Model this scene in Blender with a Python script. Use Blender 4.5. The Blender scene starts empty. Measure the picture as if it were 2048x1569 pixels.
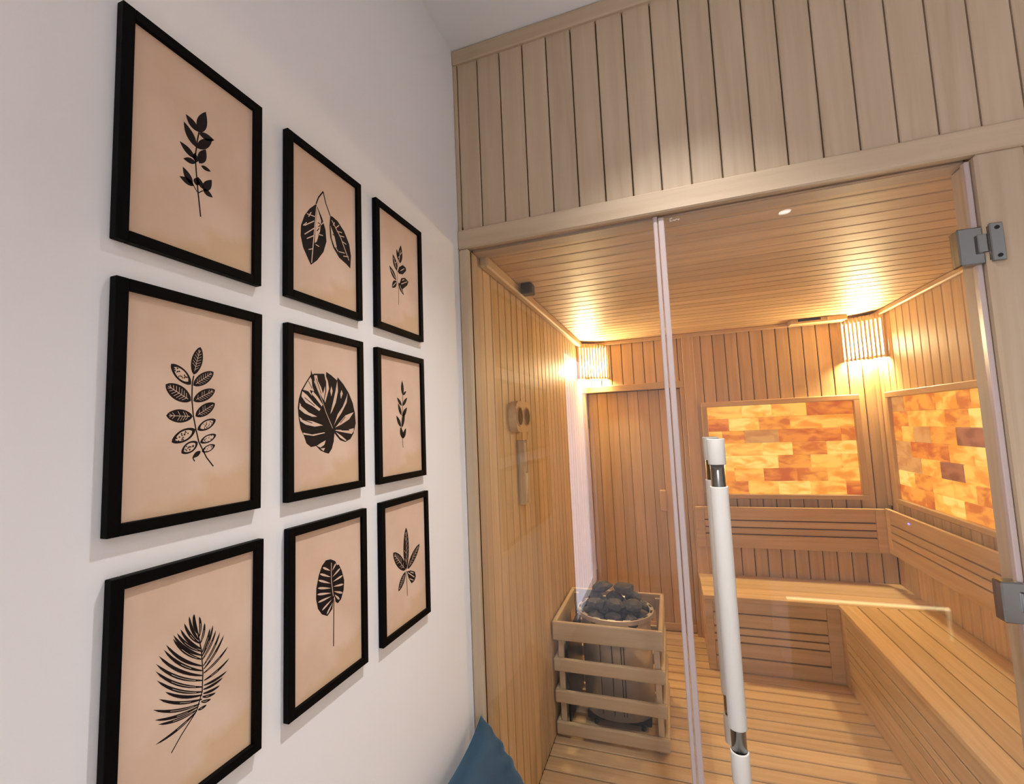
import bpy, bmesh, math, random
from mathutils import Matrix, Vector
random.seed(7)
scene = bpy.context.scene
COL = scene.collection

# ------------------------------------------------------------------ camera
F_PX, YAW, PITCH, ROLL = 902.0, math.radians(18.882), math.radians(4.617), math.radians(-2.448)
CAM = Vector((0.6251, -1.3426, 1.4406))
fw = Vector((-math.sin(YAW)*math.cos(PITCH), math.cos(YAW)*math.cos(PITCH), math.sin(PITCH)))
rt = Vector((math.cos(YAW), math.sin(YAW), 0)); up = rt.cross(fw)
r2 = math.cos(ROLL)*rt + math.sin(ROLL)*up
u2 = -math.sin(ROLL)*rt + math.cos(ROLL)*up
cam = bpy.data.cameras.new('camera'); cam.sensor_fit = 'HORIZONTAL'; cam.sensor_width = 36.0
cam.lens = F_PX/2048*36.0; cam.clip_start = 0.02
cam_o = bpy.data.objects.new('camera', cam); COL.objects.link(cam_o)
m = Matrix.Identity(4)
for i in range(3):
    m[i][0], m[i][1], m[i][2], m[i][3] = r2[i], u2[i], -fw[i], CAM[i]
cam_o.matrix_world = m
scene.camera = cam_o

# ------------------------------------------------------------------ world, exposure
w = bpy.data.worlds.new('world'); scene.world = w; w.use_nodes = True
w.node_tree.nodes['Background'].inputs[0].default_value = (0.75, 0.82, 0.95, 1)
w.node_tree.nodes['Background'].inputs[1].default_value = 0.3
scene.view_settings.view_transform = 'Standard'; scene.view_settings.look = 'None'
scene.view_settings.exposure = 0.0; scene.view_settings.gamma = 1.0
scene.view_settings.use_curve_mapping = False
scene.cycles.max_bounces = 8; scene.cycles.diffuse_bounces = 5; scene.cycles.glossy_bounces = 4; scene.cycles.transparent_max_bounces = 12
scene.cycles.use_adaptive_sampling = True; scene.cycles.adaptive_threshold = 0.02
scene.cycles.caustics_reflective = False; scene.cycles.caustics_refractive = False

# room downlights (spot under each recessed fitting): position, watts
DOWNLIGHTS = [((0.72, -0.45, 2.745), 138), ((1.418, -1.851, 2.745), 34)]
DOWN_COL = (1.0, 0.98, 0.99)
LAMP_E = 1050.0; LAMP_COL = (1.0, 0.80, 0.43)      # sauna corner lamps
WINDOW_E = 6.2
SALT_E = 1.0

# ------------------------------------------------------------------ helpers
def lin(r, g, b):
    f = lambda c: (c/255/12.92) if c/255 <= 0.04045 else ((c/255+0.055)/1.055)**2.4
    return (f(r), f(g), f(b), 1)
def mat(name):
    mt = bpy.data.materials.new(name); mt.use_nodes = True
    nt = mt.node_tree; return mt, nt, nt.nodes['Principled BSDF']
def plain(name, col, rough=0.5, metal=0.0, spec=0.5):
    mt, nt, b = mat(name)
    b.inputs['Base Color'].default_value = col; b.inputs['Roughness'].default_value = rough
    b.inputs['Metallic'].default_value = metal; b.inputs['Specular IOR Level'].default_value = spec
    return mt
def emis(name, col, s):
    mt, nt, b = mat(name)
    b.inputs['Base Color'].default_value = (0.8, 0.8, 0.8, 1)
    b.inputs['Emission Color'].default_value = col; b.inputs['Emission Strength'].default_value = s
    return mt
def N(nt, t, **k):
    n = nt.nodes.new(t)
    for a, v in k.items(): setattr(n, a, v)
    return n
def plaster(name, col, bump=0.0, scale=60):
    mt, nt, b = mat(name); b.inputs['Base Color'].default_value = col; b.inputs['Roughness'].default_value = 0.75
    b.inputs['Specular IOR Level'].default_value = 0.25
    if bump <= 0: return mt
    tc = N(nt, 'ShaderNodeTexCoord'); no = N(nt, 'ShaderNodeTexNoise'); no.inputs['Scale'].default_value = scale; no.inputs['Detail'].default_value = 1
    bp = N(nt, 'ShaderNodeBump'); bp.inputs['Strength'].default_value = bump
    nt.links.new(tc.outputs['Object'], no.inputs['Vector']); nt.links.new(no.outputs['Fac'], bp.inputs['Height'])
    nt.links.new(bp.outputs['Normal'], b.inputs['Normal']); return mt
def wood(name, dark, light, axis, vary=0.10, rough=0.5, spec=0.3):
    mt, nt, b = mat(name)
    tc = N(nt, 'ShaderNodeTexCoord'); oi = N(nt, 'ShaderNodeObjectInfo')
    mp = N(nt, 'ShaderNodeMapping'); s = [34.0]*3; s['xyz'.index(axis)] = 1.6; mp.inputs['Scale'].default_value = s
    mul = N(nt, 'ShaderNodeMath', operation='MULTIPLY'); mul.inputs[1].default_value = 37.0
    cmb = N(nt, 'ShaderNodeCombineXYZ'); add = N(nt, 'ShaderNodeVectorMath', operation='ADD')
    nt.links.new(oi.outputs['Random'], mul.inputs[0])
    for i in range(3): nt.links.new(mul.outputs[0], cmb.inputs[i])
    nt.links.new(tc.outputs['Object'], add.inputs[0]); nt.links.new(cmb.outputs[0], add.inputs[1])
    nt.links.new(add.outputs[0], mp.inputs['Vector'])
    n1 = N(nt, 'ShaderNodeTexNoise'); n1.inputs['Scale'].default_value = 1.3; n1.inputs['Detail'].default_value = 3.5
    n1.inputs['Distortion'].default_value = 0.5
    nt.links.new(mp.outputs[0], n1.inputs['Vector'])
    cr = N(nt, 'ShaderNodeValToRGB'); cr.color_ramp.elements[0].position = 0.30; cr.color_ramp.elements[1].position = 0.72
    cr.color_ramp.elements[0].color = dark; cr.color_ramp.elements[1].color = light
    nt.links.new(n1.outputs['Fac'], cr.inputs['Fac'])
    mr = N(nt, 'ShaderNodeMapRange'); mr.inputs['To Min'].default_value = 1-vary; mr.inputs['To Max'].default_value = 1+vary
    nt.links.new(oi.outputs['Random'], mr.inputs['Value'])
    hs = N(nt, 'ShaderNodeHueSaturation'); nt.links.new(cr.outputs[0], hs.inputs['Color']); nt.links.new(mr.outputs[0], hs.inputs['Value'])
    nt.links.new(hs.outputs[0], b.inputs['Base Color'])
    b.inputs['Roughness'].default_value = rough; b.inputs['Specular IOR Level'].default_value = spec
    return mt
def glass(name, tint):
    mt = bpy.data.materials.new(name); mt.use_nodes = True; nt = mt.node_tree; nt.nodes.clear()
    out = N(nt, 'ShaderNodeOutputMaterial'); mix = N(nt, 'ShaderNodeMixShader')
    tr = N(nt, 'ShaderNodeBsdfTransparent'); tr.inputs['Color'].default_value = tint
    gl = N(nt, 'ShaderNodeBsdfGlossy'); gl.inputs['Roughness'].default_value = 0.0
    fr = N(nt, 'ShaderNodeFresnel'); ge = N(nt, 'ShaderNodeNewGeometry')
    mr = N(nt, 'ShaderNodeMapRange'); mr.inputs['To Min'].default_value = 1.5; mr.inputs['To Max'].default_value = 1/1.5
    nt.links.new(ge.outputs['Backfacing'], mr.inputs['Value']); nt.links.new(mr.outputs[0], fr.inputs['IOR'])
    nt.links.new(fr.outputs[0], mix.inputs[0]); nt.links.new(tr.outputs[0], mix.inputs[1]); nt.links.new(gl.outputs[0], mix.inputs[2])
    nt.links.new(mix.outputs[0], out.inputs['Surface']); return mt

_cache = {}
def box_me(dx, dy, dz, bev, m, segs=1):
    key = (round(dx, 4), round(dy, 4), round(dz, 4), bev, m.name, segs)
    if key in _cache: return _cache[key]
    bm = bmesh.new(); bmesh.ops.create_cube(bm, size=1.0); bmesh.ops.scale(bm, vec=(dx, dy, dz), verts=bm.verts)
    if bev: bmesh.ops.bevel(bm, geom=list(bm.edges), offset=bev, segments=segs, affect='EDGES', profile=0.5)
    me = bpy.data.meshes.new('box'); bm.to_mesh(me); bm.free(); me.materials.append(m)
    _cache[key] = me; return me
def wloc(o):
    return o.location.copy() if o is not None else Vector((0, 0, 0))
WL = {}
def link(name, me, loc=(0, 0, 0), parent=None):
    """object at world location loc (parents carry no rotation)"""
    o = bpy.data.objects.new(name, me); COL.objects.link(o)
    loc = Vector(loc); base = WL.get(parent.name, Vector((0, 0, 0))) if parent else Vector((0, 0, 0))
    o.parent = parent; o.location = loc - base; WL[o.name] = loc
    return o
def box(name, x0, x1, y0, y1, z0, z1, m, parent=None, bev=0.0, segs=1):
    return link(name, box_me(x1-x0, y1-y0, z1-z0, bev, m, segs), ((x0+x1)/2, (y0+y1)/2, (z0+z1)/2), parent)
def multibox(name, boxes, m, parent=None):
    vs, fs = [], []
    for (x0, x1, y0, y1, z0, z1) in boxes:
        k = len(vs)
        vs += [(x0, y0, z0), (x1, y0, z0), (x1, y1, z0), (x0, y1, z0), (x0, y0, z1), (x1, y0, z1), (x1, y1, z1), (x0, y1, z1)]
        fs += [tuple(k+i for i in f) for f in ((0, 3, 2, 1), (4, 5, 6, 7), (0, 1, 5, 4), (1, 2, 6, 5), (2, 3, 7, 6), (3, 0, 4, 7))]
    me = bpy.data.meshes.new(name); me.from_pydata(vs, [], fs); me.materials.append(m)
    return link(name, me, (0, 0, 0), parent)
def raw(name, vs, fs, mats, loc=(0, 0, 0), parent=None, mi=None, smooth=False):
    me = bpy.data.meshes.new(name); me.from_pydata(vs, [], fs)
    for q in mats: me.materials.append(q)
    if mi:
        for p, k in zip(me.polygons, mi): p.material_index = k
    if smooth:
        for p in me.polygons: p.use_smooth = True
    return link(name, me, loc, parent)
def cyl(name, p0, p1, r, m, parent=None, n=24, smooth=True, r1=None):
    p0, p1 = Vector(p0), Vector(p1); d = p1-p0; L = d.length
    bm = bmesh.new(); bmesh.ops.create_cone(bm, cap_ends=True, segments=n, radius1=r, radius2=r if r1 is None else r1, depth=L)
    q = d.to_track_quat('Z', 'Y').to_matrix().to_4x4(); bmesh.ops.transform(bm, matrix=q, verts=bm.verts)
    me = bpy.data.meshes.new(name); bm.to_mesh(me); bm.free(); me.materials.append(m)
    if smooth:
        for p in me.polygons: p.use_smooth = len(p.vertices) == 4
    return link(name, me, (p0+p1)/2, parent)
def struct(o): o['kind'] = 'structure'; return o
def thing(name, label, cat, loc, group=None):
    o = bpy.data.objects.new(name, None); COL.objects.link(o); o.location = loc; o.empty_display_size = 0.05
    WL[o.name] = Vector(loc); tag(o, label, cat, group); return o
def tag(o, label, cat, group=None):
    o['label'] = label; o['category'] = cat
    if group: o['group'] = group
    return o

# ------------------------------------------------------------------ materials
PLASTER = plaster('white_plaster', (0.86, 0.855, 0.845, 1))
CEILM = plaster('ceiling_paint', (0.85, 0.845, 0.835, 1))
FLOORM = wood('laminate', lin(196, 186, 172), lin(212, 202, 190), 'y', 0.05)
AD, AL = (0.475, 0.355, 0.23, 1), (0.555, 0.43, 0.295, 1)
OUT_X = wood('outer_aspen_x', AD, AL, 'x', 0.05); OUT_Z = wood('outer_aspen_z', AD, AL, 'z', 0.06)
ID, IL = (0.60, 0.415, 0.215, 1), (0.73, 0.535, 0.305, 1)
IN_X = wood('sauna_aspen_x', ID, IL, 'x', 0.13); IN_Y = wood('sauna_aspen_y', ID, IL, 'y', 0.10); IN_Z = wood('sauna_aspen_z', ID, IL, 'z', 0.11)
BACK = plain('backing_board', (0.07, 0.04, 0.018, 1), 0.8)  # dark colour stands in for shade inside plank gaps and bench slots
BLACK = plain('black_lacquer', (0.0022, 0.002, 0.002, 1), 0.55, spec=0.06)
CHROME = plain('dark_chrome', (0.30, 0.30, 0.29, 1), 0.14, 1.0)
STEEL = plain('polished_steel', (0.72, 0.70, 0.67, 1), 0.30, 0.6)
DARKM = plain('dark_metal', (0.02, 0.02, 0.022, 1), 0.4, 0.6)
WHITE = plaster('white_sleeve', (0.72, 0.69, 0.62, 1), 0.08, 400)
GLASS = glass('clear_glass', (0.985, 0.985, 0.98, 1))
EDGE = plain('glass_edge', (0.42, 0.33, 0.31, 1), 0.15, spec=0.6)
SEAL = plain('pvc_seal', (0.50, 0.40, 0.37, 1), 0.25, spec=0.6)
def paper_mat():
    mt, nt, b = mat('aged_paper'); tc = N(nt, 'ShaderNodeTexCoord'); oi = N(nt, 'ShaderNodeObjectInfo')
    add = N(nt, 'ShaderNodeVectorMath', operation='ADD'); nt.links.new(tc.outputs['Object'], add.inputs[0])
    n1 = N(nt, 'ShaderNodeTexNoise'); n1.inputs['Scale'].default_value = 9; n1.inputs['Detail'].default_value = 6
    nt.links.new(add.outputs[0], n1.inputs['Vector'])
    cr = N(nt, 'ShaderNodeValToRGB'); cr.color_ramp.elements[0].position = 0.35; cr.color_ramp.elements[1].position = 0.62
    cr.color_ramp.elements[0].color = (0.66, 0.475, 0.345, 1); cr.color_ramp.elements[1].color = (0.73, 0.545, 0.415, 1)
    nt.links.new(n1.outputs['Fac'], cr.inputs['Fac'])
    # tan water stain creeping up from the lower right corner
    sp = N(nt, 'ShaderNodeSeparateXYZ'); nt.links.new(tc.outputs['Object'], sp.inputs[0])
    n2 = N(nt, 'ShaderNodeTexNoise'); n2.inputs['Scale'].default_value = 22; n2.inputs['Detail'].default_value = 4
    nt.links.new(tc.outputs['Object'], n2.inputs['Vector'])
    a = N(nt, 'ShaderNodeMath', operation='MULTIPLY_ADD'); a.inputs[1].default_value = -1.0; a.inputs[2].default_value = -0.098
    nt.links.new(sp.outputs['Z'], a.inputs[0])
    b2 = N(nt, 'ShaderNodeMath', operation='MULTIPLY_ADD'); b2.inputs[1].default_value = 0.35; nt.links.new(sp.outputs['Y'], b2.inputs[0]); nt.links.new(a.outputs[0], b2.inputs[2])
    c = N(nt, 'ShaderNodeMath', operation='MULTIPLY_ADD'); c.inputs[1].default_value = 0.09; nt.links.new(n2.outputs['Fac'], c.inputs[0]); nt.links.new(b2.outputs[0], c.inputs[2])
    st = N(nt, 'ShaderNodeMapRange'); st.inputs['From Min'].default_value = 0.045; st.inputs['From Max'].default_value = 0.075
    st.inputs['To Max'].default_value = 0.6; nt.links.new(c.outputs[0], st.inputs['Value'])
    mx = N(nt, 'ShaderNodeMixRGB'); mx.inputs['Color2'].default_value = (0.60, 0.40, 0.21, 1)
    nt.links.new(st.outputs[0], mx.inputs['Fac']); nt.links.new(cr.outputs[0], mx.inputs['Color1'])
    # a few foxing specks
    vo = N(nt, 'ShaderNodeTexVoronoi'); vo.inputs['Scale'].default_value = 16
    nt.links.new(add.outputs[0], vo.inputs['Vector'])
    sm = N(nt, 'ShaderNodeMapRange'); sm.inputs['From Min'].default_value = 0.02; sm.inputs['From Max'].default_value = 0.05
    sm.inputs['To Min'].default_value = 0.45; sm.inputs['To Max'].default_value = 0.0
    nt.links.new(vo.outputs['Distance'], sm.inputs['Value'])
    m2 = N(nt, 'ShaderNodeMixRGB'); m2.inputs['Color2'].default_value = (0.25, 0.13, 0.07, 1)
    nt.links.new(sm.outputs[0], m2.inputs['Fac']); nt.links.new(mx.outputs[0], m2.inputs['Color1'])
    nt.links.new(m2.outputs[0], b.inputs['Base Color']); b.inputs['Roughness'].default_value = 0.7; b.inputs['Specular IOR Level'].default_value = 0.2
    return mt
PAPER = paper_mat()
INK = plain('black_ink', (0.010, 0.006, 0.007, 1), 0.6, spec=0.2)

# ------------------------------------------------------------------ geometry constants
XL, XR, YB, ZC = 0.033, 1.865, 2.01, 2.05
TOPZ = 2.7525

# ------------------------------------------------------------------ outer room
RX, RY = 2.80, -3.20
WY0, WY1, WZ0, WZ1 = -2.62, -1.555, 0.10, 2.03
struct(multibox('wall_left', [(-0.12, 0, WY1, 0.0, 0, TOPZ), (-0.12, 0, RY, WY0, 0, TOPZ), (-0.12, 0, WY0, WY1, 0, WZ0), (-0.12, 0, WY0, WY1, WZ1, TOPZ)], PLASTER))
struct(multibox('wall_right', [(RX, RX+0.1, RY, 0.08, 0, TOPZ)], PLASTER))
struct(multibox('wall_back', [(-0.12, RX+0.1, RY-0.1, RY, 0, TOPZ)], PLASTER))
struct(multibox('ceiling', [(-0.12, RX+0.1, RY-0.1, 0.08, TOPZ, TOPZ+0.1)], CEILM))
struct(multibox('floor', [(-0.12, RX+0.1, RY-0.1, 0.0, -0.1, 0.0)], FLOORM))
win = struct(link('window_1', None)); win['label'] = 'daylit tall window in the white wall behind the viewer'
WFRAME = plain('white_upvc', (0.75, 0.75, 0.74, 1), 0.4)
box('window_pane', -0.075, -0.065, WY0+0.05, WY1-0.05, WZ0+0.05, WZ1-0.05, emis('daylight_pane', (0.86, 0.86, 1.0, 1), WINDOW_E), win)
for a in ((WY0, WY0+0.05, WZ0, WZ1), (WY1-0.05, WY1, WZ0, WZ1), (WY0+0.05, WY1-0.05, WZ0, WZ0+0.05), (WY0+0.05, WY1-0.05, WZ1-0.05, WZ1)):
    box('window_frame', -0.09, -0.03, a[0], a[1], a[2], a[3], WFRAME, win)

# front partition: planks, header, jambs
wf = struct(multibox('wall_front', [(0, RX, 0.016, 0.085, 2.06, TOPZ), (1.355, RX, 0.016, 0.085, 0, 2.06)], plain('front_backing', (0.19, 0.125, 0.07, 1), 0.8)))
P = 0.0808; X0 = 0.0881
edges = [0.013] + [X0+P*i for i in range(34)]
for a, b in zip(edges[:-1], edges[1:]):
    b2 = min(b, RX)
    if b2-a > 0.02: box('plank', a+0.0018, b2-0.0018, 0.0, 0.014, 2.100, 2.704, OUT_Z, wf, 0.0025)
for i in range(17):
    a = 1.446+P*i; b2 = min(a+P, RX)
    if b2-a > 0.02: box('plank', a+0.0018, b2-0.0018, 0.002, 0.014, 0.0, 2.056, OUT_Z, wf, 0.0025)
struct(box('trim_1', 0.0, RX, -0.012, 0.016, 2.043, 2.108, OUT_X, None, 0.004))            # header
struct(box('trim_2', 0.0, RX, -0.012, 0.016, 2.700, TOPZ-0.001, OUT_X, None, 0.004))       # crown
struct(box('trim_3', 0.0005, 0.013, -0.006, 0.016, 2.108, 2.700, OUT_Z, None, 0.002))      # edge bead
struct(box('trim_4', 0.0005, 0.036, -0.010, 0.070, 0.0, 2.043, OUT_Z, None, 0.005))         # left jamb
struct(box('trim_5', 1.352, 1.445, -0.012, 0.088, 0.0, 2.043, OUT_Z, None, 0.006))          # right jamb
struct(box('trim_6', 0.036, 1.352, 0.030, 0.080, 2.040, 2.060, OUT_X, None))                # head lining

# fixed glass and glass door
GY0, GY1 = 0.008, 0.016
def pane(name, x0, x1, z0, z1, parent):
    vs = [(x0, GY0, z0), (x1, GY0, z0), (x1, GY1, z0), (x0, GY1, z0), (x0, GY0, z1), (x1, GY0, z1), (x1, GY1, z1), (x0, GY1, z1)]
    fs = [(0, 3, 2, 1), (4, 5, 6, 7), (0, 1, 5, 4), (1, 2, 6, 5), (2, 3, 7, 6), (3, 0, 4, 7)]
    return raw(name, vs, fs, [GLASS, EDGE], (0, 0, 0), parent, [1, 1, 0, 1, 0, 1])
win2 = struct(link('window_2', None)); win2['label'] = 'fixed clear glass pane left of the sauna door'
pane('glass_pane', 0.036, 0.632, 0.012, 2.042, win2)
box('seal_strip', 0.622, 0.634, 0.004, 0.020, 0.012, 2.040, SEAL, win2, 0.002)
door = struct(link('door_1', None)); door['label'] = 'frameless clear glass sauna door with white tubular handle'
pane('glass_pane', 0.645, 1.345, 0.012, 2.036, door)
box('seal_strip', 0.636, 0.652, 0.003, 0.021, 0.014, 2.034, SEAL, door, 0.002)
box('seal_strip', 1.339, 1.350, 0.003, 0.021, 0.014, 2.034, SEAL, door, 0.002)
for hz in (1.823, 1.006, 0.20):
    h = link('hinge', box_me(0.052, 0.034, 0.090, 0.003, CHROME), (1.331, 0.012, hz), door)
    cyl('barrel', (1.363, -0.008, hz-0.040), (1.363, -0.008, hz+0.040), 0.007, CHROME, h, 16)
    box('wall_plate', 1.3575, 1.383, -0.020, -0.012, hz-0.045, hz+0.045, CHROME, h, 0.002)
    box('knuckle', 1.338, 1.362, -0.012, -0.004, hz-0.020, hz+0.024, CHROME, h, 0.0015)
    for s in (-0.033, 0.033):
        cyl('screw', (1.371, -0.0215, hz+s), (1.371, -0.019, hz+s), 0.0045, DARKM, h, 12)
for hy in (-0.062, 0.086):
    hd = cyl('handle', (0.737, hy, 0.566), (0.737, hy, 1.384), 0.0175, CHROME, door, 32)
    for a, b in ((0.556, 0.630), (0.684, 1.270), (1.326, 1.392)):
        bm = bmesh.new(); n = 32; prof = [(0.0178, a), (0.0212, a), (0.0215, a+0.002), (0.0215, b-0.002), (0.0212, b), (0.0178, b)]
        rings = [[bm.verts.new((r*math.cos(2*math.pi*k/n), r*math.sin(2*math.pi*k/n), z-(a+b)/2)) for k in range(n)] for r, z in prof]
        for q in range(len(prof)-1):
            for k in range(n): bm.faces.new((rings[q][k], rings[q][(k+1) % n], rings[q+1][(k+1) % n], rings[q+1][k]))
        bm.normal_update(); me = bpy.data.meshes.new('sleeve'); bm.to_mesh(me); bm.free(); me.materials.append(WHITE)
        for p_ in me.polygons: p_.use_smooth = True
        link('sleeve', me, (0.737, hy, (a+b)/2), hd)
    for z in (0.656, 1.298):
        y2 = GY0 if hy < 0 else GY1
        cyl('standoff', (0.737, hy, z), (0.737, y2, z), 0.009, CHROME, hd, 16)
# etched safety mark in the corner of the door glass
vs, fs = [], []
def mark(x, z, w_, h_):
    k = len(vs); vs.extend([(x, GY0-0.0004, z), (x+w_, GY0-0.0004, z+0.001), (x+w_, GY0-0.0004, z+h_+0.001), (x, GY0-0.0004, z+h_)]); fs.append((k, k+1, k+2, k+3))
for a in ((0.668, 2.018, 0.002, 0.008), (0.668, 2.025, 0.007, 0.0025), (0.668, 2.017, 0.006, 0.002), (0.676, 2.019, 0.004, 0.002), (0.681, 2.018, 0.003, 0.003), (0.685, 2.020, 0.004, 0.0025), (0.690, 2.018, 0.004, 0.003)): mark(*a)
raw('etched_mark', vs, fs, [plain('etched_white', (0.85, 0.82, 0.78, 1), 0.8)], (0, 0, 0), door)

# ------------------------------------------------------------------ sauna shell
wl = struct(multibox('wall_sauna_left', [(-0.12, XL-0.014, 0.0, 2.2, -0.02, 2.12)], BACK))
PI_ = 0.0755
y = 0.072
box('corner_board', XL-0.012, XL, 0.070, 0.118, 0.0, ZC, IN_Z, wl, 0.003)
y = 0.118
while y < YB-0.02:
    b = min(y+PI_, YB); box('plank', XL-0.012, XL, y+0.0045, b-0.0045, 0.0, ZC, IN_Z, wl, 0.001); y += PI_
wb = struct(multibox('wall_sauna_back', [(-0.12, 2.05, 2.10, 2.2, -0.02, 2.12), (0.745, 2.05, 2.024, 2.10, -0.02, 2.12), (-0.12, 0.745, 2.024, 2.10, 1.72, 2.12)], BACK))
x = XR
xs = []
while x > 0.06: xs.append((max(x-0.0765, XL), x)); x -= 0.0765
for a, b in xs:
    z0 = 0.0 if a > 0.735 else 1.705
    if a <= 0.735 < b: box('plank', 0.747, b-0.0024, YB, 2.022, 0.0, ZC, IN_Z, wb, 0.003); box('plank', a+0.0024, 0.745, YB, 2.022, 1.705, ZC, IN_Z, wb, 0.003); continue
    box('plank', a+0.0024, b-0.0024, YB, 2.022, z0, ZC, IN_Z, wb, 0.003)
box('pilaster', 0.747, 0.822, YB-0.016, YB, 0.0, ZC, IN_Z, wb, 0.003)
wr = struct(multibox('wall_sauna_right', [(XR+0.014, 2.05, 0.085, 2.2, -0.02, 2.12)], BACK))
y = YB
while y > 0.10:
    a = max(y-0.0752, 0.085); box('plank', XR, XR+0.012, a+0.0024, y-0.0024, 0.0, ZC, IN_Z, wr, 0.003); y -= 0.0752
cs = struct(multibox('ceiling_sauna', [(-0.12, 2.05, 0.085, 2.2, ZC+0.014, 2.16)], BACK))
y = 0.128; box('plank', XL, XR, 0.085, y-0.0024, ZC, ZC+0.012, IN_X, cs, 0.003)
while y < YB-0.005:
    b = min(y+0.0792, YB); box('plank', XL, XR, y+0.0036, b-0.0036, ZC, ZC+0.012, IN_X, cs, 0.002); y += 0.0792
fs_ = struct(multibox('floor_sauna', [(-0.12, 2.05, 0.0, 2.2, -0.1, -0.022)], BACK))
y = 0.02
while y < 2.05:
    b = y+0.0832; box('floor_slat', XL, 1.50, y+0.0042, min(b, 2.085)-0.0042, -0.020, 0.0, IN_X, fs_, 0.003); y += 0.0832
# ceiling cove trims
struct(box('trim_7', XL, XL+0.032, 0.09, YB, ZC-0.040, ZC, IN_Y, None, 0.006))
struct(box('trim_8', XL+0.032, XR-0.024, YB-0.022, YB, ZC-0.028, ZC, IN_X, None, 0.006))
struct(box('trim_9', XR-0.024, XR, 0.09, YB, ZC-0.030, ZC, IN_Y, None, 0.006))
struct(box('trim_10', XR-0.022, XR, YB-0.022, YB, 0.88, ZC-0.03, IN_Z, None, 0.006))

# plank door in the back wall
d2 = struct(link('door_2', None)); d2['label'] = 'closed plank door in the sauna back wall'
x = 0.060
while x < 0.715:
    b = min(x+0.0735, 0.716); box('plank', x+0.0014, b-0.0014, 2.062, 2.078, 0.004, 1.672, IN_Z, d2, 0.002); x += 0.0735
box('backing', 0.060, 0.716, 2.079, 2.095, 0.004, 1.672, BACK, d2)
box('bottom_rail', 0.060, 0.716, 2.050, 2.062, 0.006, 0.055, IN_X, d2, 0.002)
hd = box('handle', 0.533, 0.583, 2.018, 2.036, 0.818, 0.968, IN_Z, d2, 0.012, 3)
for z in (0.85, 0.94): box('standoff', 0.550, 0.566, 2.036, 2.062, z-0.01, z+0.01, IN_Z, hd, 0.002)
for hz in (0.35, 1.45): box('hinge', 0.056, 0.064, 2.050, 2.061, hz-0.035, hz+0.035, CHROME, d2, 0.001)
struct(box('trim_11', XL+0.001, 0.745, YB-0.014, 2.060, 1.676, 1.722, IN_X, None, 0.003))
struct(box('trim_12', XL+0.001, 0.058, YB-0.006, 2.098, 0.0, 1.676, IN_Z, None, 0.002))
struct(box('trim_13', 0.718, 0.746, YB-0.008, 2.098, 0.0, 1.676, IN_Z, None, 0.003))

# ------------------------------------------------------------------ benches
BT = 0.42
zs = [(0.003, 0.079), (0.087, 0.161), (0.169, 0.202), (0.210, 0.244), (0.252, 0.321), (0.329, 0.396)]
bb = thing('sauna_bench', 'slatted wooden bench along the sauna back wall', 'bench', (1.3, 1.80, 0))
yy = 1.592
for k in range(5):
    box('seat_slat', 0.752, XR-0.001, yy, min(yy+0.078, YB-0.001), BT-0.024, BT, IN_X, bb, 0.0025); yy += 0.0835
for a, b in zs: box('front_slat', 0.800, 1.368, 1.602, 1.620, a, b, IN_X, bb, 0.0015)
box('front_batten', 0.758, 0.799, 1.601, 1.620, 0.003, 0.396, IN_X, bb, 0.001)
box('front_batten', 1.369, 1.431, 1.601, 1.620, 0.003, 0.396, IN_X, bb, 0.001)
box('corner_post', 1.4315, 1.450, 1.592, 1.620, 0.003, 0.396, IN_Y, bb, 0.001)
box('inner_panel', 0.764, XR-0.002, 1.622, 1.640, 0.003, 0.395, BACK, bb)
box('side_panel', 0.758, 0.763, 1.622, YB-0.001, 0.003, 0.395, IN_Y, bb)
rb = thing('sauna_bench', 'long slatted wooden bench along the right sauna wall', 'bench', (1.65, 0.85, 0))
xx = 1.424
for k in range(5):
    box('seat_slat', xx, min(xx+0.0835, XR-0.001), 0.09, 1.588, BT-0.024, BT, IN_Y, rb, 0.0025); xx += 0.0885
for a, b in zs: box('front_slat', 1.432, 1.450, 0.15, 1.535, a, b, IN_Y, rb, 0.0015)
box('front_batten', 1.431, 1.450, 1.536, 1.5905, 0.003, 0.396, IN_Y, rb, 0.001)
box('front_batten', 1.431, 1.450, 0.09, 0.149, 0.003, 0.396, IN_Y, rb, 0.001)
box('inner_panel', 1.452, 1.470, 0.09, 1.590, 0.003, 0.395, BACK, rb)
# backrests
brz = [(0.610, 0.692), (0.700, 0.735), (0.743, 0.780), (0.788, 0.868)]
b1 = thing('backrest', 'wooden backrest with three slots under the back salt panel', 'backrest', (1.28, YB, 0.61))
for a, b in brz: box('rest_slat', 0.812, 1.755, 1.948, 1.966, a, b, IN_X, b1, 0.0015)
box('end_board', 0.756, 0.811, 1.947, 1.966, 0.610, 0.868, IN_X, b1, 0.002)
box('end_board', 1.756, 1.806, 1.947, 1.966, 0.610, 0.868, IN_X, b1, 0.002)
box('batten', 0.80, 1.80, 1.967, 1.985, 0.62, 0.86, BACK, b1)
for q in (0.85, 1.72): box('wall_block', q-0.02, q+0.02, 1.986, YB-0.001, 0.64, 0.84, IN_Z, b1)
b2_ = thing('backrest', 'wooden slotted backrest on the right sauna wall', 'backrest', (XR, 1.38, 0.61))
XB = XR-0.060
for a, b in brz: box('rest_slat', XB, XB+0.018, 0.965, 1.895, a+0.006, b+0.006, IN_Y, b2_, 0.0015)
box('end_board', XB-0.001, XB+0.018, 0.905, 0.964, 0.616, 0.874, IN_Y, b2_, 0.002)
box('end_board', XB-0.001, XB+0.018, 1.896, 1.945, 0.616, 0.874, IN_Y, b2_, 0.002)
box('batten', XB+0.019, XB+0.036, 0.93, 1.93, 0.63, 0.86, BACK, b2_)
for q in (1.05, 1.80): box('wall_block', XB+0.037, XR-0.001, q-0.02, q+0.02, 0.64, 0.84, IN_Z, b2_)
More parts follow.
